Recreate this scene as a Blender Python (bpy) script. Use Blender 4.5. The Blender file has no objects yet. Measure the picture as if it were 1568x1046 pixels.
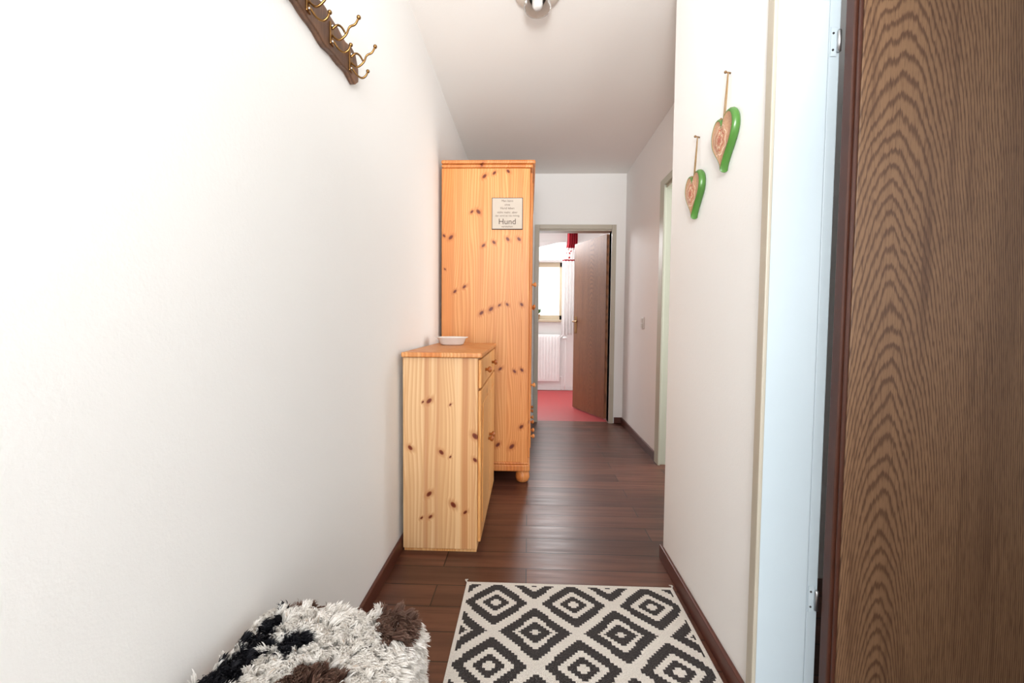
import bpy, bmesh, math, random
import numpy as np
from mathutils import Vector, Matrix
random.seed(4); rng=np.random.default_rng(4)
S=bpy.context.scene
S.view_settings.view_transform='Standard'
S.view_settings.look='None'
S.view_settings.exposure=0.14
COL=S.collection
H=2.53   # ceiling height

# ---------------------------------------------------------------- node helpers
class NT:
    def __init__(s,name):
        s.m=bpy.data.materials.new(name); s.m.use_nodes=True
        s.t=s.m.node_tree; s.b=s.t.nodes['Principled BSDF']; s.out=s.t.nodes['Material Output']
    def link(s,a,b): s.t.links.new(a,b)
    def put(s,sock,v):
        if isinstance(v,bpy.types.NodeSocket): s.link(v,sock)
        else:
            if isinstance(v,(tuple,list)) and len(v)==3 and sock.type=='RGBA': v=(*v,1)
            sock.default_value=v
    def node(s,ty,**k):
        n=s.t.nodes.new(ty)
        for a,b in k.items(): setattr(n,a,b)
        return n
    def math(s,op,a,b=None,c=None,clamp=False):
        n=s.node('ShaderNodeMath',operation=op); n.use_clamp=clamp
        s.put(n.inputs[0],a)
        if b is not None: s.put(n.inputs[1],b)
        if c is not None: s.put(n.inputs[2],c)
        return n.outputs[0]
    def coord(s):
        n=s.node('ShaderNodeTexCoord'); sp=s.node('ShaderNodeSeparateXYZ'); s.link(n.outputs['Object'],sp.inputs[0])
        return n.outputs['Object'],sp.outputs[0],sp.outputs[1],sp.outputs[2]
    def vec(s,x,y,z):
        n=s.node('ShaderNodeCombineXYZ')
        for i,v in enumerate((x,y,z)): s.put(n.inputs[i],v)
        return n.outputs[0]
    def scale(s,v,sc):
        n=s.node('ShaderNodeVectorMath',operation='MULTIPLY'); s.put(n.inputs[0],v); n.inputs[1].default_value=sc
        return n.outputs[0]
    def noise(s,v,sc,det=3,rough=.5):
        n=s.node('ShaderNodeTexNoise'); s.put(n.inputs['Vector'],v); n.inputs['Scale'].default_value=sc
        n.inputs['Detail'].default_value=det; n.inputs['Roughness'].default_value=rough
        return n.outputs[0]
    def ss(s,v,a,b,lo=0.,hi=1.):
        n=s.node('ShaderNodeMapRange'); n.interpolation_type='SMOOTHSTEP'
        s.put(n.inputs[0],v); n.inputs[1].default_value=a; n.inputs[2].default_value=b
        n.inputs[3].default_value=lo; n.inputs[4].default_value=hi
        return n.outputs[0]
    def mix(s,f,a,b,bt='MIX'):
        n=s.node('ShaderNodeMix',data_type='RGBA',blend_type=bt)
        s.put(n.inputs[0],f); s.put(n.inputs[6],a); s.put(n.inputs[7],b)
        return n.outputs[2]
    def color(s,c): s.put(s.b.inputs['Base Color'],c)
    def rough(s,r): s.put(s.b.inputs['Roughness'],r)
    def bump(s,h,st=.2,d=.002):
        n=s.node('ShaderNodeBump'); n.inputs['Strength'].default_value=st; n.inputs['Distance'].default_value=d
        s.put(n.inputs['Height'],h); s.link(n.outputs[0],s.b.inputs['Normal'])

def sr(r,g,b):
    f=lambda c:(c/255/12.92 if c/255<=.04045 else ((c/255+.055)/1.055)**2.4)
    return (f(r),f(g),f(b),1)

def plain(name,c,rough=.5,metal=0.,var=.04,bump=0.,coat=0.):
    m=NT(name); P,x,y,z=m.coord()
    n=m.noise(P,18,3)
    d=tuple(max(0,v*(1-var*2)) for v in c[:3])
    m.color(m.mix(n,c,(*d,1))); m.rough(rough); m.b.inputs['Metallic'].default_value=metal
    m.b.inputs['Coat Weight'].default_value=coat
    if bump: m.bump(m.noise(P,160,2),bump,.002)
    return m.m

def wallmat(name,c):
    m=NT(name); P,x,y,z=m.coord()
    m.color(m.mix(m.noise(P,1.5,2),c,tuple(v*.97 for v in c[:3])+(1,)))
    m.rough(.85); h=m.math('ADD',m.noise(P,90,4,.6),m.math('MULTIPLY',m.noise(P,260,2),.5))
    m.bump(h,.2,.002)
    return m.m

def floormat():
    m=NT('dark_laminate'); P,x,y,z=m.coord()
    br=m.node('ShaderNodeTexBrick'); m.link(P,br.inputs['Vector'])
    br.offset=.37; br.inputs['Color1'].default_value=(0,0,0,1); br.inputs['Color2'].default_value=(1,1,1,1)
    br.inputs['Mortar'].default_value=(.5,.5,.5,1)
    br.inputs['Scale'].default_value=1; br.inputs['Brick Width'].default_value=.95; br.inputs['Row Height'].default_value=.135
    br.inputs['Mortar Size'].default_value=.0026; br.inputs['Mortar Smooth'].default_value=.1
    g=m.noise(m.scale(P,(2.5,38,1)),1,5,.6); g2=m.noise(m.scale(P,(.9,9,1)),1,3,.6)
    c=m.mix(br.outputs['Color'],sr(74,43,33),sr(110,68,52))
    c=m.mix(m.ss(g,.35,.7,0,.7),c,sr(62,34,26)); c=m.mix(m.ss(g2,.45,.75,0,.4),c,sr(120,78,60))
    c=m.mix(m.math('MULTIPLY',br.outputs['Fac'],.95),c,sr(22,13,11))
    m.color(c); m.put(m.b.inputs['Roughness'],m.ss(g,.2,.8,.28,.40))
    m.bump(m.math('SUBTRACT',m.math('MULTIPLY',g,.15),br.outputs['Fac']),.4,.0015)
    return m.m

def pine(name,light,mid,tones,knots=None,off=0.,bw=.095,stripes=()):
    m=NT(name); P,x,y,z=m.coord()
    a=m.math('ADD',x,y)
    bi=m.math('FLOOR',m.math('DIVIDE',m.math('ADD',a,off),bw))
    wn=m.node('ShaderNodeTexWhiteNoise',noise_dimensions='1D'); m.link(bi,wn.inputs['W'])
    w=wn.outputs['Value']
    sh=m.math('MULTIPLY',w,7.3)
    pv=m.vec(m.math('MULTIPLY',a,6),sh,m.math('MULTIPLY',z,1.1))
    warp=m.noise(pv,1,1,.4)
    if knots:
        dmin=None
        for kx,kz,r in knots:
            dz=m.math('SUBTRACT',z,kz); dx=m.math('SUBTRACT',x,kx)
            dx=m.math('SUBTRACT',dx,m.math('MULTIPLY',dz,.5 if r>0 else -.4))
            r=abs(r)*1.02
            v=m.math('DIVIDE',m.math('SQRT',m.math('ADD',m.math('MULTIPLY',dx,dx),m.math('MULTIPLY',m.math('MULTIPLY',dz,dz),.75))),r)
            dmin=v if dmin is None else m.math('MINIMUM',dmin,v)
    else:
        vo=m.node('ShaderNodeTexVoronoi'); m.link(m.vec(m.math('MULTIPLY',a,6),3.3,m.math('MULTIPLY',z,4)),vo.inputs['Vector'])
        vo.inputs['Scale'].default_value=1
        dmin=m.math('DIVIDE',vo.outputs['Distance'],.06)
    near=m.ss(dmin,0,3.2,1,0)
    ph=m.math('ADD',m.math('MULTIPLY',a,60),m.math('MULTIPLY',warp,m.math('ADD',5,m.math('MULTIPLY',w,9))))
    ph=m.math('ADD',ph,m.math('MULTIPLY',near,.7))
    ring=m.math('FRACT',ph)
    rg=m.math('MULTIPLY',m.ss(ring,0,.8),m.ss(ring,.8,1,1,0))
    fine=m.noise(m.scale(P,(170,170,3)),1,2); soft=m.noise(m.scale(P,(30,30,.9)),1,2)
    c=m.mix(m.math('MULTIPLY',rg,.85),light,mid)
    c=m.mix(m.ss(w,.1,.9,0,1),c,tones,'MULTIPLY')
    c=m.mix(m.ss(fine,.4,.8,0,.4),c,mid)
    c=m.mix(m.ss(soft,.42,.68,0,.8),c,mid)
    for (x0,x1,cc,f) in stripes:
        aw=m.math('ADD',x,m.math('MULTIPLY',m.math('SUBTRACT',warp,.5),.04))
        msk=m.math('MULTIPLY',m.ss(aw,x0-.003,x0+.003),m.ss(aw,x1-.003,x1+.003,1,0))
        c=m.mix(m.math('MULTIPLY',msk,f),c,cc)
    fr=m.math('FRACT',m.math('DIVIDE',m.math('ADD',a,off),bw))
    c=m.mix(m.ss(fr,0,.02,.3,0),c,mid)
    c=m.mix(m.ss(dmin,.8,2.6,.6,0),c,tuple(v*q for v,q in zip(mid[:3],(.72,.55,.42)))+(1,))
    c=m.mix(m.ss(dmin,.7,1.1,1,0),c,sr(118,48,18))
    c=m.mix(m.ss(dmin,.2,.7,.6,0),c,sr(74,28,14))
    m.color(c); m.rough(.42); m.b.inputs['Specular IOR Level'].default_value=.35
    return m.m

def oak(name,x0,light,dark,s=.11,freq=210,warp=.035):
    m=NT(name); P,x,y,z=m.coord()
    n1=m.noise(m.scale(P,(3.5,3.5,1.1)),1,2,.5); nj=m.noise(m.scale(P,(230,230,16)),1,2,.6)
    nm=m.noise(m.scale(P,(14,14,3)),1,2,.5)
    xx=m.math('ADD',m.math('SUBTRACT',x,x0),m.math('MULTIPLY',m.math('SUBTRACT',n1,.5),warp))
    d=m.math('ADD',m.math('MULTIPLY',z,s),.03)
    d=m.math('ADD',d,m.math('MULTIPLY',m.math('SUBTRACT',nm,.5),.016))
    r=m.math('SQRT',m.math('ADD',m.math('MULTIPLY',xx,xx),m.math('MULTIPLY',d,d)))
    ph=m.math('ADD',m.math('MULTIPLY',r,freq),m.math('MULTIPLY',nj,.7))
    f=m.math('FRACT',ph)
    rg=m.math('MULTIPLY',m.ss(f,.2,.5),m.ss(f,.6,.8,1,0))
    pores=m.noise(m.scale(P,(520,520,14)),1,2,.6); band=m.noise(m.scale(P,(9,9,.5)),1,2); big=m.noise(m.scale(P,(38,38,1.2)),1,3,.6)
    rg2=m.math('MULTIPLY',rg,m.ss(pores,.28,.5,.45,1))
    c=m.mix(m.math('MULTIPLY',rg2,.8),light,dark)
    c=m.mix(m.ss(pores,.5,.68,0,.6),c,dark)
    c=m.mix(m.ss(big,.55,.72,0,.5),c,dark)
    c=m.mix(m.ss(band,.4,.75,0,.3),c,dark)
    m.color(c); m.rough(.45); m.bump(rg2,.1,.0008)
    return m.m

# ---------------------------------------------------------------- mesh helpers
def obj_from_bm(name,bm,mats,parent=None,smooth=False):
    me=bpy.data.meshes.new(name); bm.normal_update(); bm.to_mesh(me); bm.free()
    for mt in (mats if isinstance(mats,(list,tuple)) else [mats]): me.materials.append(mt)
    o=bpy.data.objects.new(name,me); COL.objects.link(o)
    if smooth:
        for p in me.polygons: p.use_smooth=True
    if parent: o.parent=parent
    return o
def addbox(bm,x0,x1,y0,y1,z0,z1,mi=0):
    v=[bm.verts.new(c) for c in [(x0,y0,z0),(x1,y0,z0),(x1,y1,z0),(x0,y1,z0),(x0,y0,z1),(x1,y0,z1),(x1,y1,z1),(x0,y1,z1)]]
    for q in [(3,2,1,0),(4,5,6,7),(0,1,5,4),(1,2,6,5),(2,3,7,6),(3,0,4,7)]:
        bm.faces.new([v[i] for i in q]).material_index=mi
def boxes(name,lst,mat,parent=None,bevel=0.,seg=2):
    bm=bmesh.new()
    for b in lst: addbox(bm,*b)
    o=obj_from_bm(name,bm,mat,parent)
    if bevel:
        md=o.modifiers.new('b','BEVEL'); md.width=bevel; md.segments=seg; md.limit_method='ANGLE'
    return o
def lathe(name,prof,mat,loc=(0,0,0),parent=None,seg=40,axis='z',sx=1,sy=1):
    bm=bmesh.new(); rings=[]
    for r,z in prof:
        ring=[]
        for i in range(seg):
            t=2*math.pi*i/seg; a,b=r*math.cos(t)*sx,r*math.sin(t)*sy
            p=(a,b,z) if axis=='z' else ((z,a,b) if axis=='x' else (a,z,b))
            ring.append(bm.verts.new((p[0]+loc[0],p[1]+loc[1],p[2]+loc[2])))
        rings.append(ring)
    for k in range(len(rings)-1):
        for i in range(seg):
            j=(i+1)%seg
            bm.faces.new([rings[k][i],rings[k][j],rings[k+1][j],rings[k+1][i]])
    for rg,r in ((rings[0],prof[0][0]),(rings[-1],prof[-1][0])):
        if r>1e-4: bm.faces.new(rg)
    bmesh.ops.remove_doubles(bm,verts=bm.verts,dist=1e-6)
    bmesh.ops.recalc_face_normals(bm,faces=bm.faces)
    return obj_from_bm(name,bm,mat,parent,True)
def tube(name,paths,rad,mat,parent=None,balls=(),seg=8):
    bm=bmesh.new()
    for pts in paths:
        pts=[Vector(p) for p in pts]; prev=None
        if len(pts)>2:
            q=[]
            for i in range(len(pts)-1):
                p0=pts[max(i-1,0)];p1=pts[i];p2=pts[i+1];p3=pts[min(i+2,len(pts)-1)]
                for k in range(6):
                    t=k/6; q.append(.5*((2*p1)+(p2-p0)*t+(2*p0-5*p1+4*p2-p3)*t*t+(3*p1-p0-3*p2+p3)*t**3))
            q.append(pts[-1]); pts=q
        up=Vector((.13,.21,.97))
        for i,p in enumerate(pts):
            d=(pts[min(i+1,len(pts)-1)]-pts[max(i-1,0)]).normalized()
            a=d.cross(up)
            if a.length<.1: a=d.cross(Vector((1,0,0)))
            a.normalize(); b=d.cross(a)
            ring=[bm.verts.new(p+rad*(math.cos(2*math.pi*k/seg)*a+math.sin(2*math.pi*k/seg)*b)) for k in range(seg)]
            if prev:
                for k in range(seg):
                    j=(k+1)%seg; bm.faces.new([prev[k],prev[j],ring[j],ring[k]])
            else: bm.faces.new(ring)
            prev=ring
        bm.faces.new(prev)
    for p,r in balls:
        bmesh.ops.create_uvsphere(bm,u_segments=14,v_segments=10,radius=r,matrix=Matrix.Translation(p))
    bmesh.ops.recalc_face_normals(bm,faces=bm.faces)
    return obj_from_bm(name,bm,mat,parent,True)
def empty(name,loc=(0,0,0),rotz=0):
    e=bpy.data.objects.new(name,None); e.empty_display_size=.1; e.location=loc; e.rotation_euler=(0,0,rotz); COL.objects.link(e); return e

# ---------------------------------------------------------------- materials
M_wall=wallmat('white_wall_paint',(.885,.88,.865,1))
M_ceil=wallmat('ceiling_paint',(.88,.87,.845,1))
M_floor=floormat()
M_base=plain('dark_baseboard_wood',sr(92,46,33),.38,var=.2)
M_frame=plain('beige_steel_frame',sr(184,176,160),.4)
M_jamb=plain('pale_grey_lacquer',sr(188,201,208),.35,var=.01)
M_oak=oak('oak_veneer',.865,sr(136,103,75),sr(76,48,32))
M_oakfar=oak('oak_veneer_far',.30,sr(136,90,56),sr(92,54,34),freq=180)
M_edge=plain('dark_door_edge',sr(84,46,32),.35,var=.2)
M_steel=plain('brushed_steel',(.55,.56,.57,1),.3,1.)
M_brass=plain('aged_brass',sr(150,112,66),.32,1.,var=.2)
M_white=plain('white_lacquer',(.85,.85,.84,1),.3)
M_red=plain('red_linoleum',sr(164,46,48),.45,var=.08)
M_black=plain('black_gap',(.02,.02,.02,1),.6)

# ---------------------------------------------------------------- room shell
YB=-3.2
boxes('floor',[(-.75,2.6,YB,4.76,-.05,0)],M_floor)
boxes('floor_kitchen',[(-1.6,2.0,4.76,7.1,-.05,0)],M_red)
boxes('ceiling',[(-.75,2.6,YB,4.76,H,H+.08),(-1.6,2.0,4.76,7.1,H,H+.08)],M_ceil)
boxes('wall_left',[(-.72,-.575,YB,4.7,0,H)],M_wall)
boxes('wall_right_near',[(.605,.755,1.2,2.0,0,H),(.605,.755,.33,1.2,2.03,H),(.605,.755,YB+.15,.33,0,H),(.755,2.5,1.88,2.0,0,H)],M_wall)
boxes('wall_right_far',[(.97,1.10,3.38,4.7,0,H),(.97,1.10,2.46,3.38,2.02,H),(.97,1.10,2.0,2.46,0,H)],M_wall)
boxes('wall_end',[(-1.5,.10,4.7,4.82,0,H),(.83,2.5,4.7,4.82,0,H),(.10,.83,4.7,4.82,1.975,H)],M_wall)
boxes('wall_back',[(-.72,2.5,YB,YB+.15,0,H)],M_wall)
boxes('wall_side_room',[(2.45,2.6,YB+.15,4.7,0,H)],M_wall)
boxes('wall_kitchen_left',[(-1.6,-1.5,4.7,6.9,0,H)],M_wall)
boxes('wall_kitchen_right',[(1.9,2.0,4.82,6.9,0,H)],M_wall)
wx0,wx1,wz0,wz1=-.75,.53,1.06,1.92
boxes('wall_kitchen_back',[(-1.6,wx0,6.9,7.1,0,H),(wx1,2.0,6.9,7.1,0,H),(wx0,wx1,6.9,7.1,0,wz0),(wx0,wx1,6.9,7.1,wz1,H)],M_wall)
bh=.062
boxes('baseboard_left',[(-.575,-.561,YB+.2,4.69,0,bh)],M_base,bevel=.004)
boxes('baseboard_right_near',[(.591,.605,1.225,2.014,0,bh),(.605,.96,2.0,2.014,0,bh)],M_base,bevel=.004)
boxes('baseboard_right_far',[(.956,.97,3.44,4.686,0,bh),(.956,.97,2.02,2.40,0,bh)],M_base,bevel=.004)
boxes('baseboard_end',[(.885,.97,4.686,4.70,0,bh)],M_base,bevel=.004)
boxes('baseboard_kitchen',[(-1.48,1.88,6.886,6.9,0,.06)],M_white,bevel=.003)

boxes('trim_end_door',[(.055,.10,4.683,4.70,0,2.02),(.83,.875,4.683,4.70,0,2.02),(.10,.83,4.683,4.70,1.975,2.02),
    (.085,.10,4.70,4.835,0,1.975),(.83,.845,4.70,4.835,0,1.975),(.10,.83,4.70,4.835,1.96,1.975)],M_frame,bevel=.003)
boxes('trim_side_door',[(.952,.97,3.33,3.43,0,2.07),(.952,.97,2.41,2.46,0,2.07),(.952,.97,2.46,3.33,2.02,2.07),
    (.97,1.10,3.35,3.38,0,2.02),(.97,1.10,2.46,2.49,0,2.02),(.97,1.10,2.49,3.35,2.0,2.02)],plain('pale_green_white_lacquer',sr(190,193,178),.5,var=.01),bevel=.003)
d3=empty('door_3')
boxes('leaf',[(1.12,1.96,2.44,2.475,.01,1.995)],M_white,d3,.003)
tube('handle',[[(1.88,2.475,1.03),(1.88,2.52,1.03),(1.86,2.525,1.03),(1.77,2.525,1.03)]],.008,M_brass,d3)

boxes('trim_near_door',[(.594,.605,1.178,1.212,0,2.05),(.594,.605,.33,1.178,2.02,2.05),(.594,.605,.30,.33,0,2.05)],M_frame,bevel=.003)
jf=empty('trim_near_jamb')
boxes('jamb_face',[(.599,.728,1.180,1.199,0,2.02)],M_jamb,jf,.002)
boxes('jamb_return',[(.7305,.757,1.184,1.199,0,2.02)],M_jamb,jf,.002)
boxes('rubber_seal',[(.728,.7305,1.186,1.195,0,2.02)],M_black,jf)
boxes('jamb_head',[(.605,.757,.34,1.18,2.0,2.029)],M_jamb,jf)
d2=empty('door_2')
boxes('leaf',[(.772,1.60,1.125,1.165,.01,1.99)],M_oak,d2,.002)
boxes('edge_band',[(.755,.7715,1.133,1.165,.01,1.99),(.762,.7715,1.124,1.133,.01,1.99)],M_edge,d2,.004,3)
for i,zz in enumerate((1.74,.335)):
    lathe('hinge_%d'%(i+1),[(.005,0),(.005,.048),(.003,.052)],M_steel,(.750,1.176,zz-.026),d2,16)
    boxes('hinge_plate_%d'%(i+1),[(.733,.748,1.181,1.184,zz-.035,zz+.035)],M_jamb,d2,.001)
    bm=bmesh.new()
    for dz in (-.02,.02): bmesh.ops.create_uvsphere(bm,u_segments=10,v_segments=6,radius=.0028,matrix=Matrix.Translation((.7385,1.181,zz+dz)))
    obj_from_bm('hinge_screws_%d'%(i+1),bm,M_black,d2,True)

ang=math.atan2(.64,-.26)
d1=empty('door_1',(.825,4.85,0),ang)
boxes('leaf',[(0,.71,-.02,.02,.012,1.955)],M_oakfar,d1,.003)
boxes('edge_band',[(.7105,.716,-.018,.018,.012,1.955)],M_edge,d1,.001)
tube('handle',[[(.655,.02,1.04),(.655,.06,1.04),(.64,.066,1.04),(.55,.066,1.04)]],.009,M_brass,d1)
boxes('handle_plate',[(.637,.673,.0205,.026,.90,1.10)],M_brass,d1,.003)

w=empty('window_1')
M_wf=plain('beige_window_wood',sr(184,168,142),.45)
fr=[(wx0,wx1,6.93,6.99,wz0,wz0+.07),(wx0,wx1,6.93,6.99,wz1-.07,wz1),(wx0,wx0+.07,6.93,6.99,wz0,wz1),(wx1-.07,wx1,6.93,6.99,wz0,wz1),(-.14,-.08,6.93,6.99,wz0,wz1)]
boxes('frame',fr,M_wf,w,.004)
g=NT('window_glass'); tr=g.node('ShaderNodeBsdfTransparent'); gl=g.node('ShaderNodeBsdfGlossy'); gl.inputs['Roughness'].default_value=.02
mx=g.node('ShaderNodeMixShader'); mx.inputs[0].default_value=.06; g.link(tr.outputs[0],mx.inputs[1]); g.link(gl.outputs[0],mx.inputs[2]); g.link(mx.outputs[0],g.out.inputs[0])
boxes('glass',[(wx0+.05,wx1-.05,6.955,6.96,wz0+.05,wz1-.05)],g.m,w)
boxes('sill',[(wx0-.04,wx1+.04,6.80,6.93,wz0-.035,wz0)],M_wf,w,.005)
boxes('shutter_box',[(wx0-.02,wx1+.02,6.87,6.899,wz1+.02,wz1+.30)],M_white,w,.004)

r=empty('radiator')
boxes('panel',[(-.55,.47,6.80,6.85,.14,.84)],M_white,r,.008)
boxes('ribs',[(-.53+i*.045,-.53+i*.045+.022,6.788,6.80,.17,.81) for i in range(22)],M_white,r,.003)
boxes('bracket',[(-.4,-.36,6.85,6.886,.3,.7),(.28,.32,6.85,6.886,.3,.7)],M_white,r)
tube('pipes',[[(.50,6.83,.02),(.50,6.83,.2),(.47,6.83,.2)],[(.55,6.83,.02),(.55,6.83,.78),(.47,6.83,.79)]],.009,M_white,r)
lathe('valve',[(.018,0),(.022,.01),(.022,.05),(.015,.06)],M_white,(.51,6.83,.79),r,16,'x')

cm=NT('red_white_curtain'); P,x,y,z=cm.coord()
zz=z
band=cm.math('MULTIPLY',cm.ss(zz,1.93,1.935),cm.ss(zz,2.10,2.105,1,0))
vo=cm.node('ShaderNodeTexVoronoi'); cm.link(cm.scale(P,(22,1,22)),vo.inputs['Vector']); vo.inputs['Scale'].default_value=1
dots=cm.math('MULTIPLY',band,cm.ss(vo.outputs['Distance'],.28,.33,1,0))
c=cm.mix(cm.ss(zz,2.10,2.105),(.82,.80,.79,1),sr(140,14,30))
c=cm.mix(dots,c,sr(180,36,46)); c=cm.mix(cm.math('MULTIPLY',cm.ss(zz,1.915,1.92),cm.ss(zz,1.935,1.94,1,0)),c,sr(150,20,35))
cm.color(c); cm.rough(.9)
trl=cm.node('ShaderNodeBsdfTranslucent'); cm.link(c,trl.inputs[0]); mx=cm.node('ShaderNodeMixShader'); mx.inputs[0].default_value=.35
cm.link(cm.b.outputs[0],mx.inputs[1]); cm.link(trl.outputs[0],mx.inputs[2]); cm.link(mx.outputs[0],cm.out.inputs[0])
ct=empty('curtain')
bm=bmesh.new(); nx,nz=60,30; gr=[]
for j in range(nz+1):
    zc=.84+(2.36-.84)*j/nz; row=[]
    sp=.22 if zc<1.95 else .22-.07*min(1,(zc-1.95)/.2)
    for i in range(nx+1):
        t=i/nx; row.append(bm.verts.new((.70-sp*(1-t),6.72+.022*math.sin(t*math.pi*10)*(1+.3*math.sin(zc*3)),zc)))
    gr.append(row)
for j in range(nz):
    for i in range(nx): bm.faces.new([gr[j][i],gr[j][i+1],gr[j+1][i+1],gr[j+1][i]])
obj_from_bm('cloth',bm,cm.m,ct,True)
tube('rod',[[(-1.0,6.72,2.38),(.86,6.72,2.38)]],.011,M_steel,ct,[(Vector((.88,6.72,2.38)),.022)])
boxes('rod_bracket',[(.80,.815,6.72,6.9,2.37,2.39),(-.9,-.885,6.72,6.9,2.37,2.39)],M_steel,ct)

pp=empty('potted_plant')
lathe('pot',[(.03,0),(.042,.07),(.046,.07),(.046,.082),(.038,.082),(.036,.07),(0,.07)],plain('terracotta',sr(190,160,130),.7),(.13,6.86,wz0),pp,24)
bm=bmesh.new()
for k in range(26):
    a=rng.uniform(0,6.28); l=rng.uniform(.06,.14); t=rng.uniform(.2,.8)
    d=Vector((math.cos(a)*t,math.sin(a)*t*.4,1)).normalized(); s=d.cross(Vector((0,1,.2))).normalized()*.012
    b=Vector((.13,6.86,wz0+.07)); p1=b+d*l*.6
    v=[bm.verts.new(b),bm.verts.new(p1+s),bm.verts.new(b+d*l+Vector((0,0,-.01))),bm.verts.new(p1-s)]; bm.faces.new(v)
obj_from_bm('leaves',bm,plain('leaf_green',sr(70,110,50),.5,var=.2),pp)

# ---------------------------------------------------------------- wardrobe
K=[(-.286,1.97,.012),(-.224,1.99,.010),(-.137,2.0,-.010),(-.323,1.75,-.013),(-.364,1.75,.009),(-.54,1.60,-.009),(-.497,1.59,.013),(-.29,1.54,.010),(-.224,1.56,-.010),
(-.137,1.58,-.011),(-.066,1.58,-.011),(-.47,1.25,.010),(-.41,1.28,.010),(-.534,1.39,-.006),(-.30,1.115,.012),(-.24,1.14,.013),(-.186,1.165,.008),(-.137,1.17,-.009),(-.045,1.17,-.010),
(-.178,.76,.010),(-.087,.745,-.010),(-.04,.755,-.010),(-.19,.27,.013),(-.10,.26,.015),(-.04,.39,.012),(-.45,.8,.01),(-.35,.5,.012)]
K=[(a,b-.02,c) for a,b,c in K]
P_ward=pine('orange_pine_side',sr(230,170,108),sr(206,134,74),sr(250,226,200),K,.57,.115)
P_wardf=pine('orange_pine_front',sr(220,156,94),sr(192,118,62),sr(245,218,190),None,.0,.11)
wd=empty('wardrobe'); Y0,Y1=2.9,4.25; XL,XR=-.556,-.012
boxes('carcass',[(XL,XR,Y0,Y1,.10,2.0)],P_ward,wd,.004)
boxes('front_frame',[(XR,XR+.014,Y0,Y1,.10,2.0)],P_wardf,wd,.004)
boxes('side_rails',[(-.045,XR+.012,Y0-.006,Y0,.13,1.995)],P_ward,wd,.002)
boxes('crown',[(XL,XR+.045,Y0-.022,Y1+.02,2.022,2.045),(XL,XR+.03,Y0-.012,Y1+.01,2.0,2.022)],P_wardf,wd,.009,3)
boxes('plinth',[(XL,XR+.028,Y0-.014,Y1+.01,.082,.125),(XL,XR+.02,Y0-.008,Y1+.005,.125,.14)],P_wardf,wd,.007,3)
for i,(fx,fy) in enumerate([(-.03,Y0+.04),(-.5,Y0+.04),(-.03,Y1-.05),(-.5,Y1-.05)]):
    lathe('bun_foot_%d'%i,[(.022,0),(.038,.010),(.046,.032),(.043,.06),(.032,.072),(.040,.082)],P_wardf,(fx,fy,0),wd,24)
n=3; wdt=(Y1-Y0-.06)/n; kn=[]
for i in range(n):
    a=Y0+.03+i*wdt; b=a+wdt-.008
    for j,(z0,z1) in enumerate([(.16,.38),(.40,1.98)]):
        e=.05
        boxes('door_%d_%d'%(i,j),[(XR+.014,XR+.028,a,b,z0,z1)],P_wardf,wd,.005)
        boxes('field_%d_%d'%(i,j),[(XR+.028,XR+.033,a+e,b-e,z0+e,z1-e)],P_wardf,wd,.005)
    kn+= [(a+.035 if i else b-.04,1.15),(a+wdt*.3,.27),(a+wdt*.7,.27)]
for i,(ky,kz) in enumerate(kn+[(Y0+.06,1.28),(Y0+.07,.63)]):
    lathe('knob_%d'%i,[(.007,0),(.006,.012),(.014,.018),(.015,.026),(.008,.032),(0,.033)],P_wardf,(XR+.028,ky,kz),wd,18,'x')

sg=empty('quote_sign')
sx0,sx1,sz0,sz1=-.238,-.043,1.618,1.815
boxes('edge',[(sx0,sx1,Y0-.010,Y0-.0002,sz0,sz1)],plain('sign_dark_rim',sr(62,48,42),.6),sg,.001)
boxes('board',[(sx0+.004,sx1-.004,Y0-.013,Y0-.010,sz0+.004,sz1-.004)],plain('sign_cream',sr(198,186,172),.7,var=.06),sg,.001)
M_ink=plain('sign_ink',sr(104,86,78),.7)
M_ink2=plain('sign_ink_big',sr(84,68,62),.7)
for t,sz,zc in [('Man kann',.019,1.788),('ohne',.017,1.765),('Hund leben',.019,1.743),('nicht mehr, aber',.019,1.717),('der wird es nie richtig',.017,1.697),('Hund',.05,1.650),('verstehen',.018,1.630)]:
    c=bpy.data.curves.new('txt','FONT'); c.body=t; c.size=sz; c.align_x='CENTER'; c.extrude=.0003
    o=bpy.data.objects.new('lettering_'+t.split()[0].lower(),c); c.materials.append(M_ink if t!='Hund' else M_ink2); COL.objects.link(o)
    o.location=((sx0+sx1)/2,Y0-.0134,zc); o.rotation_euler=(math.pi/2,0,0); o.parent=sg

# ---------------------------------------------------------------- cabinet
Kc=[(-.438,.69,.011),(-.466,.685,.005),(-.343,.675,.005),(-.232,.535,-.013),(-.523,.478,-.010),(-.383,.46,-.010),(-.343,.44,.005),(-.232,.428,-.009),(-.438,.27,.011),(-.329,.223,-.012),
(-.472,.16,.006),(-.432,.166,.008),(-.275,.19,.008)]
P_cab=pine('light_pine_side',sr(224,188,144),sr(204,156,108),sr(250,234,212),Kc,.565,.075,
   stripes=[(-.455,-.437,sr(186,126,82),.6),(-.405,-.394,sr(186,126,82),.5),(-.295,-.268,sr(182,122,76),.75),(-.318,-.305,sr(234,200,154),.5),(-.248,-.239,sr(188,130,84),.45)])
P_cabf=pine('light_pine_front',sr(230,186,130),sr(210,150,92),sr(250,232,204),None,.1,.1)
cb=empty('pine_cabinet'); cx0,cx1,cy0,cy1,ct_=-.556,-.222,2.0,2.83,.885
boxes('carcass',[(cx0,cx1,cy0,cy1,.02,ct_)],P_cab,cb,.003)
boxes('plinth',[(cx0,cx1-.004,cy0+.02,cy1-.02,0,.02)],P_cabf,cb)
P_top=pine('orange_pine_top',sr(222,164,108),sr(194,124,68),sr(245,215,185),None,.2,.09)
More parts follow.
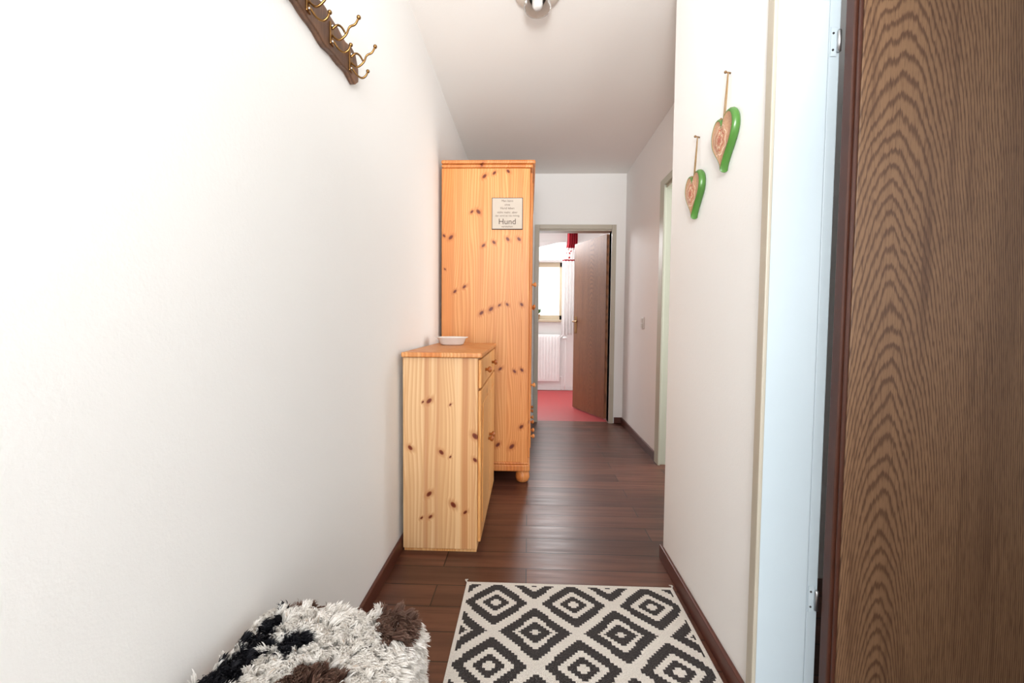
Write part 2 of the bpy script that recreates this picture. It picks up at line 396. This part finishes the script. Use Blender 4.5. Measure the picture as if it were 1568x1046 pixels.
boxes('top',[(cx0-.002,cx1+.022,cy0-.022,cy1+.012,ct_,ct_+.022)],P_top,cb,.006,3)
hm=(cy0+cy1)/2
for i,(a,b) in enumerate([(cy0+.02,hm-.004),(hm+.004,cy1-.02)]):
    boxes('drawer_%d'%i,[(cx1,cx1+.014,a,b,.745,.875)],P_cabf,cb,.005)
    boxes('door_%d'%i,[(cx1,cx1+.014,a,b,.045,.735)],P_cabf,cb,.005)
    boxes('door_field_%d'%i,[(cx1+.014,cx1+.018,a+.06,b-.06,.11,.67)],P_cabf,cb,.004)
P_knob=plain('knob_pine',sr(170,96,42),.35,var=.15)
for i,(ky,kz) in enumerate([((cy0+.02+hm)/2,.81),((hm+cy1-.02)/2,.81),(hm-.045,.43),(hm+.045,.43)]):
    lathe('knob_%d'%i,[(.008,0),(.007,.010),(.015,.017),(.016,.024),(.009,.031),(0,.032)],P_knob,(cx1+.014,ky,kz),cb,20,'x')

P_dish=plain('white_ceramic',sr(236,234,230),.25,coat=.4)
lathe('oval_dish',[(0,.002),(.055,.0),(.068,.008),(.080,.038),(.092,.043),(.093,.047),(.076,.045),(.064,.014),(0,.010)],P_dish,(-.435,2.58,ct_+.0225),None,48,'z',1.0,.8)

# ---------------------------------------------------------------- rug
rm=NT('diamond_rug'); P,x,y,z=rm.coord()
px,py=.285,.31; s_=.0095
def fold(v,c,p):
    q=rm.math('WRAP',rm.math('SUBTRACT',v,c),p/2,-p/2); q=rm.math('ABSOLUTE',q)
    q=rm.math('ADD',rm.math('MULTIPLY',rm.math('FLOOR',rm.math('DIVIDE',q,s_)),s_),s_*.5)
    return rm.math('DIVIDE',q,p/2)
d1_=rm.math('ADD',fold(x,.175,px),fold(y,1.640,py)); dd=rm.math('MINIMUM',d1_,rm.math('SUBTRACT',2.0,d1_))
rp=rm.node('ShaderNodeValToRGB'); rp.color_ramp.interpolation='CONSTANT'
W=sr(222,216,207); B=sr(38,34,35)
els=rp.color_ramp.elements; els[0].position=0; els[0].color=W; els[1].position=.14; els[1].color=B
for p_,c_ in ((.36,W),(.53,B),(.84,W)):
    e=els.new(p_); e.color=c_
rm.link(dd,rp.inputs[0])
rx0,rx1,ry0,ry1=-.236,.575,.35,1.77
bx=rm.math('GREATER_THAN',rm.math('ABSOLUTE',rm.math('SUBTRACT',x,(rx0+rx1)/2)),(rx1-rx0)/2-.014)
by=rm.math('GREATER_THAN',rm.math('ABSOLUTE',rm.math('SUBTRACT',y,(ry0+ry1)/2)),(ry1-ry0)/2-.018)
c=rm.mix(rm.math('MAXIMUM',bx,by),rp.outputs[0],W)
wv=rm.math('MULTIPLY',rm.math('SINE',rm.math('MULTIPLY',x,1300)),rm.math('SINE',rm.math('MULTIPLY',y,1000)))
nz_=rm.noise(P,220,2)
c=rm.mix(rm.ss(nz_,.35,.75,0,.25),c,sr(120,112,106))
rm.color(c); rm.rough(.95); rm.bump(rm.math('ADD',wv,nz_),.5,.0015)
rg=empty('diamond_pattern_rug')
boxes('mat_body',[(rx0,rx1,ry0,ry1,.0008,.009)],rm.m,rg,.003)
tw=[]
for cx,cy,sgx in ((rx0,ry1,-1),(rx1,ry1,1)):
    for k in range(9):
        a=rng.uniform(-.008,.008); tw.append([(cx-sgx*.004,cy-.004,.006),(cx+sgx*.003+a*.5,cy+.010,.007),(cx+a+sgx*.001,cy+.024,.003)])
tube('tassels',tw,.0016,plain('tassel_cotton',W,.9),rg,seg=5)

# ---------------------------------------------------------------- ceiling lamp
cl=empty('ceiling_lamp'); lx,ly=.025,2.14
lathe('canopy',[(.0,0),(.105,0),(.105,-.008),(.095,-.018),(.045,-.028),(.03,-.030),(0,-.030)],plain('lamp_canopy',sr(226,216,204),.5),(lx,ly,H),cl,48)
gg=NT('lamp_glass'); gg.color((.97,.97,.97,1)); gg.rough(.15); gg.b.inputs['Transmission Weight'].default_value=1; gg.b.inputs['IOR'].default_value=1.12
lathe('glass_shade',[(.035,-.026),(.052,-.036),(.060,-.050),(.062,-.066),(.054,-.080),(.036,-.088),(0,-.091),(0,-.088),(.035,-.085),(.052,-.077),(.058,-.066),(.056,-.051),(.048,-.039),(.033,-.030)],gg.m,(lx,ly,H),cl,48)
em=NT('lamp_bulb'); em.color((.8,.78,.76,1)); em.rough(.6)
lathe('bulb',[(0,-.030),(.018,-.034),(.021,-.048),(.015,-.062),(0,-.067)],em.m,(lx,ly,H),cl,24)

# ---------------------------------------------------------------- coat rack
cr=empty('coat_rack')
M_rack=oak('rustic_wood',.0,sr(124,86,60),sr(70,44,31),freq=90)
bm=bmesh.new(); top=[];bot=[]
NY=44; ya,yb=.36,1.49
for i in range(NY+1):
    t=i/NY; yy=ya+(yb-ya)*t; e=min(t,1-t)*(yb-ya)
    zt=1.885+.004*math.sin(yy*31)+.003*math.sin(yy*67); zb=1.795+.005*math.sin(yy*23+1)+.003*math.sin(yy*59)
    k=min(1,e/.03); k=math.sqrt(max(0,1-(1-k)**2))
    zm=(zt+zb)/2-.01; zt=zm+(zt-zm)*(.35+.65*k); zb=zm+(zb-zm)*(.45+.55*k)
    top.append((yy,zt));bot.append((yy,zb))
def V(x,p): return bm.verts.new((x,p[0],p[1]))
TF=[V(-.555,p) for p in top]; TB=[V(-.5749,p) for p in top]; BF=[V(-.555,p) for p in bot]; BB=[V(-.5749,p) for p in bot]
for i in range(NY):
    bm.faces.new([TF[i],TF[i+1],BF[i+1],BF[i]]); bm.faces.new([TB[i],BB[i],BB[i+1],TB[i+1]])
    bm.faces.new([TF[i],TB[i],TB[i+1],TF[i+1]]); bm.faces.new([BF[i],BF[i+1],BB[i+1],BB[i]])
bm.faces.new([TF[0],BF[0],BB[0],TB[0]]); bm.faces.new([TF[-1],TB[-1],BB[-1],BF[-1]])
bmesh.ops.recalc_face_normals(bm,faces=bm.faces)
o=obj_from_bm('board',bm,M_rack,cr); md=o.modifiers.new('b','BEVEL'); md.width=.003; md.segments=2; md.limit_method='ANGLE'
for i,yy in enumerate((1.42,1.285,1.15,1.015,.88,.745,.61,.475)):
    w0=-.555
    up=[(w0+.003,yy,1.835),(w0+.022,yy,1.822),(w0+.042,yy,1.836),(w0+.052,yy,1.856),(w0+.068,yy,1.864),(w0+.078,yy,1.882)]
    lo=[(w0+.003,yy,1.825),(w0+.018,yy+.006,1.802),(w0+.034,yy+.006,1.792),(w0+.046,yy+.006,1.798),(w0+.053,yy+.006,1.812)]
    side=[(w0+.004,yy,1.852),(w0+.018,yy,1.862),(w0+.03,yy,1.856),(w0+.04,yy,1.84)]
    tube('hook_%d'%i,[up,lo,side],.003,M_brass,cr,[(Vector(up[-1]),.006),(Vector(lo[-1]),.0055)])
    boxes('hook_plate_%d'%i,[(w0,w0+.004,yy-.011,yy+.011,1.808,1.868)],M_brass,cr,.002)
    bm=bmesh.new()
    for dz in (1.818,1.86): bmesh.ops.create_uvsphere(bm,u_segments=10,v_segments=6,radius=.004,matrix=Matrix.Translation((w0+.004,yy,dz)))
    obj_from_bm('screws_%d'%i,bm,M_steel,cr,True)

# ---------------------------------------------------------------- hanging hearts
M_green=plain('green_glaze',sr(80,136,52),.35,var=.25,coat=.2)
M_twine=plain('twine',sr(160,130,92),.9,var=.2)
M_nail=plain('nail_dark',sr(120,90,60),.4,.6)
def heart(cy,ctop,cbot,ztop,scl):
    e=empty('hanging_heart')
    zc=(ctop+cbot)/2; h=ctop-cbot
    fm=NT('heart_face'); P,x,y,z=fm.coord()
    dy=fm.math('SUBTRACT',y,cy); dz=fm.math('SUBTRACT',z,zc+.008)
    rr=fm.math('SQRT',fm.math('ADD',fm.math('MULTIPLY',dy,dy),fm.math('MULTIPLY',dz,dz)))
    at=fm.math('ARCTAN2',dz,dy)
    pet=fm.math('ADD',rr,fm.math('MULTIPLY',fm.math('SINE',fm.math('MULTIPLY',at,8)),.003))
    c=fm.mix(fm.noise(P,60,3),sr(204,166,134),sr(188,142,108))
    for a,b,cc in ((.0,.006,sr(170,46,42)),(.010,.013,sr(180,60,54)),(.019,.022,sr(232,206,184)),(.028,.031,sr(170,66,56)),(.041,.0435,sr(236,214,196))):
        k=fm.math('MULTIPLY',fm.math('GREATER_THAN',pet,a-1e-4),fm.math('LESS_THAN',pet,b)); c=fm.mix(k,c,cc)
    sp=fm.noise(P,240,2); c=fm.mix(fm.ss(sp,.58,.66,0,.6),c,sr(166,76,56))
    fm.color(c); fm.rough(.45); fm.b.inputs['Coat Weight'].default_value=.2
    bm=bmesh.new(); N=64; out=[]
    for i in range(N):
        t=2*math.pi*i/N
        a=16*math.sin(t)**3; b=13*math.cos(t)-5*math.cos(2*t)-2*math.cos(3*t)-math.cos(4*t)
        out.append((a/33*h*.96,(b+2.5)/29*h))
    lv=[(.92,.0),(.98,.005),(1.0,.011),(.985,.018),(.94,.023),(.90,.0245),(.885,.0235),(.6,.027),(.3,.029),(.02,.0295)]
    xw=.6045; rings=[]
    for s,d in lv: rings.append([bm.verts.new((xw-d,cy+p[0]*s,zc+p[1]*s)) for p in out])
    for k in range(len(lv)-1):
        for i in range(N):
            j=(i+1)%N; f=bm.faces.new([rings[k][i],rings[k][j],rings[k+1][j],rings[k+1][i]]); f.material_index=1 if k>=6 else 0
    bm.faces.new(rings[0]); f=bm.faces.new(rings[-1]); f.material_index=1
    bmesh.ops.recalc_face_normals(bm,faces=bm.faces)
    obj_from_bm('ceramic_body',bm,[M_green,fm.m],e,True)
    zt=ctop-.024
    tube('twine',[[(xw-.016,cy-.004,zt),(xw-.012,cy-.005,(zt+ztop)/2),(xw-.008,cy-.0015,ztop)],[(xw-.016,cy+.006,zt),(xw-.012,cy+.005,(zt+ztop)/2),(xw-.008,cy+.0015,ztop)],
        [(xw-.016,cy,zt+.002),(xw-.02,cy-.014,zt+.016),(xw-.02,cy-.016,zt+.006),(xw-.016,cy,zt+.004),(xw-.02,cy+.014,zt+.016),(xw-.02,cy+.016,zt+.004)]],.0017,M_twine,e,seg=6)
    tube('nail',[[(xw,cy,ztop),(xw-.016,cy,ztop+.003)]],.0025,M_nail,e,[(Vector((xw-.016,cy,ztop+.003)),.0045)])
heart(1.445,1.685,1.508,1.805,1)
heart(1.69,1.585,1.42,1.71,1)

sw=empty('light_switch')
boxes('plate',[(.962,.9695,3.88,3.96,.985,1.085)],M_white,sw,.003)
boxes('rocker',[(.957,.962,3.892,3.948,1.040,1.075),(.957,.962,3.892,3.948,.995,1.032)],plain('rocker_white',sr(214,212,206),.3),sw,.003)

# ---------------------------------------------------------------- bench + fur throw
bn=empty('bench')
boxes('seat',[(-.552,-.245,.22,.92,.375,.41)],P_cabf,bn,.006)
boxes('legs',[(-.545,-.505,.24,.28,0,.375),(-.29,-.25,.24,.28,0,.375),(-.545,-.505,.86,.90,0,.375),(-.29,-.25,.86,.90,0,.375)],P_cabf,bn,.004)
boxes('rails',[(-.50,-.295,.87,.89,.31,.37),(-.50,-.295,.25,.27,.31,.37),(-.285,-.265,.28,.86,.31,.37)],P_cabf,bn)
def bend(d,r):
    if d<=0: return d,0.
    a=d/r
    if a<math.pi/2: return r*math.sin(a),-r*(1-math.cos(a))
    return r,-r-(d-r*math.pi/2)
def surf(s,t):
    bx_,bz=bend(s-(-.272),.035); by_,bz2=bend(t-.885,.035)
    zz=.430+bz+bz2+.005*math.sin(s*31+t*17)+.005*math.sin(t*23)
    return Vector((-.272+bx_,.885+by_,zz))
s0,s1,t0,t1=-.545,-.13,.30,1.0
bm=bmesh.new(); G=[]
for j in range(41):
    G.append([bm.verts.new(surf(s0+(s1-s0)*i/30,t0+(t1-t0)*j/40)) for i in range(31)])
for j in range(40):
    for i in range(30): bm.faces.new([G[j][i],G[j][i+1],G[j+1][i+1],G[j+1][i]])
ft=empty('fur_throw')
obj_from_bm('hide',bm,plain('hide_cream',sr(244,240,234),.9),ft,True)
NC=2000
cs=np.column_stack([rng.uniform(s0-.01,s1,NC),rng.uniform(t0,t1,NC)])
def patch(s,t):
    def el(cx,cy,a,b,th):
        dx,dy=s-cx,t-cy; c,sn=math.cos(th),math.sin(th); u=(dx*c+dy*sn)/a; v=(-dx*sn+dy*c)/b; return u*u+v*v
    if el(-.515,.77,.026,.14,-.1)<1: return 2
    if el(-.435,.82,.030,.020,-.5)<1: return 2
    if el(-.36,.72,.05,.05,.5)<1: return 1
    if el(-.262,.885,.04,.05,.3)<1: return 1
    if el(-.47,.93,.06,.028,0)<1: return 1
    if el(-.42,.50,.06,.08,.3)<1: return 1
    if el(-.30,.40,.08,.06,.3)<1: return 2
    return 0
verts=[];faces=[];cols=[]
cdir=[]
base={0:(1.0,.975,.94),1:(.20,.11,.08),2:(.025,.025,.032)}
for k in range(NC):
    a=rng.uniform(0,6.28); cdir.append(Vector((math.cos(a),math.sin(a),0))*rng.uniform(.1,.45)+Vector((.35,-.35,0)))
NS=80000
ss_=rng.uniform(s0,s1,NS); tt_=rng.uniform(t0,t1,NS)
near=np.empty(NS,int)
for a in range(0,NS,4000):
    dx=ss_[a:a+4000,None]-cs[None,:,0]; dy=tt_[a:a+4000,None]-cs[None,:,1]; near[a:a+4000]=np.argmin(dx*dx+dy*dy,1)
pc=[patch(cs[k,0]+rng.normal(0,.003),cs[k,1]+rng.normal(0,.003)) for k in range(NC)]
ctop=[]
for k in range(NC):
    s,t=cs[k]; p=surf(s,t); n=(surf(s+.004,t)-surf(s-.004,t)).cross(surf(s,t+.004)-surf(s,t-.004)).normalized()
    d=(n*.65+cdir[k]*.95+Vector((0,0,-.1))).normalized(); ctop.append((p,n,p+d*rng.uniform(.027,.036)))
for i in range(NS):
    k=near[i]; s,t=ss_[i],tt_[i]; p=surf(s,t); _,n,tip=ctop[k]
    n=(surf(s+.004,t)-surf(s-.004,t)).cross(surf(s,t+.004)-surf(s,t-.004)).normalized()
    tip=tip+(p-ctop[k][0])*.8+Vector(rng.normal(0,.003,3))
    if tip.x<-.570: tip.x=-.570+rng.uniform(0,.006)
    mid=p+n*(tip-p).length*.42+(tip-p)*.25
    if mid.x<-.571: mid.x=-.571
    wv=Vector(rng.normal(0,1,3)).cross(tip-p)
    if wv.length<1e-6: continue
    wv=wv.normalized(); w_=.0012
    b=len(verts)
    q=p*.3+mid*.7; r_=mid*.35+tip*.65
    for pt,ww in ((p,w_),(q,w_*1.1),(r_,w_*.8)):
        verts.append(pt+wv*ww); verts.append(pt-wv*ww)
    verts.append(tip)
    faces += [(b,b+1,b+3,b+2),(b+2,b+3,b+5,b+4),(b+4,b+5,b+6)]
    cc=base[pc[k]]; jt=rng.uniform(.96,1.0)
    if pc[k]==0 and rng.random()<.01: cc=(.75,.64,.54)
    dark=(cc[0]*.99,cc[1]*.98,cc[2]*.96)
    tipc=cc if pc[k]!=1 else (.38,.26,.20)
    for kk,c3 in enumerate((dark,dark,cc,cc,cc,cc,tipc)): cols.append((c3[0]*jt,c3[1]*jt,c3[2]*jt,1))
me=bpy.data.meshes.new('fur_strands'); me.from_pydata([tuple(v) for v in verts],[],faces)
at=me.color_attributes.new('furcol','FLOAT_COLOR','POINT'); at.data.foreach_set('color',np.array(cols,dtype=np.float32).ravel())
fm=NT('faux_fur'); an=fm.node('ShaderNodeAttribute'); an.attribute_name='furcol'; fm.color(an.outputs['Color']); fm.rough(.6)
trl=fm.node('ShaderNodeBsdfTranslucent'); fm.link(an.outputs['Color'],trl.inputs[0]); mx=fm.node('ShaderNodeMixShader'); mx.inputs[0].default_value=.5
fm.link(fm.b.outputs[0],mx.inputs[1]); fm.link(trl.outputs[0],mx.inputs[2]); fm.link(mx.outputs[0],fm.out.inputs[0])
me.materials.append(fm.m); o=bpy.data.objects.new('fur_strands',me); COL.objects.link(o); o.parent=ft

# ---------------------------------------------------------------- lights
def area(name,loc,tgt,sx,sy,pw,col):
    l=bpy.data.lights.new(name,'AREA'); l.shape='RECTANGLE'; l.size=sx; l.size_y=sy; l.energy=pw; l.color=col
    o=bpy.data.objects.new(name,l); o.location=loc; o.rotation_euler=(Vector(tgt)-Vector(loc)).to_track_quat('-Z','Y').to_euler(); COL.objects.link(o)
area('entrance_daylight',(.0,-2.9,1.4),(0.0,3,1.2),1.05,2.2,88,(.94,.97,1.0))
area('bounce_flash',(.0,-.4,1.7),(0.05,2.2,2.53),.5,.4,14,(1.0,.99,.97))
area('near_jamb_fill',(1.7,-1.0,1.5),(.9,1.2,1.2),1.0,1.4,11,(.96,.98,1.0))  # added light in the side room, cools and brightens jamb and door leaf
area('far_corridor_fill',(2.2,2.95,1.5),(.9,2.95,1.3),1.3,1.8,36,(1.0,.99,.97))  # added unseen light behind the side door, fills the far corridor
area('kitchen_fill',(-.1,6.6,2.3),(.3,5.2,.6),1.2,.5,55,(.98,.99,1.0))  # added fill inside the kitchen, on top of sky through the window
l=bpy.data.lights.new('ceiling_fill_spot','SPOT'); l.energy=210; l.color=(1,.985,.96); l.spot_size=math.radians(60); l.spot_blend=1; l.shadow_soft_size=.2  # added spot aimed at the ceiling, lifts the middle of the corridor
o=bpy.data.objects.new('ceiling_fill_spot',l); o.location=(0,-.25,1.5); o.rotation_euler=(Vector((.15,3.0,2.75))-Vector((0,-.25,1.5))).to_track_quat('-Z','Y').to_euler(); COL.objects.link(o)
wd_=bpy.data.worlds.new('sky'); S.world=wd_; wd_.use_nodes=True
wd_.node_tree.nodes['Background'].inputs[0].default_value=(.95,.98,1,1); wd_.node_tree.nodes['Background'].inputs[1].default_value=3.0

# ---------------------------------------------------------------- camera
psi,p,r=.036,.047,.0087
f=Vector((-math.sin(psi)*math.cos(p),math.cos(psi)*math.cos(p),-math.sin(p))); r0=Vector((math.cos(psi),math.sin(psi),0)); u0=r0.cross(f)
R=math.cos(r)*r0+math.sin(r)*u0; U=math.cos(r)*u0-math.sin(r)*r0
cd=bpy.data.cameras.new('camera'); cd.sensor_width=36; cd.lens=16.07; cd.clip_start=.02
co=bpy.data.objects.new('camera',cd); COL.objects.link(co)
mt=Matrix.Identity(4)
for i in range(3): mt[i][0]=R[i]; mt[i][1]=U[i]; mt[i][2]=-f[i]
mt.translation=(0,0,1.052); co.matrix_world=mt
S.camera=co
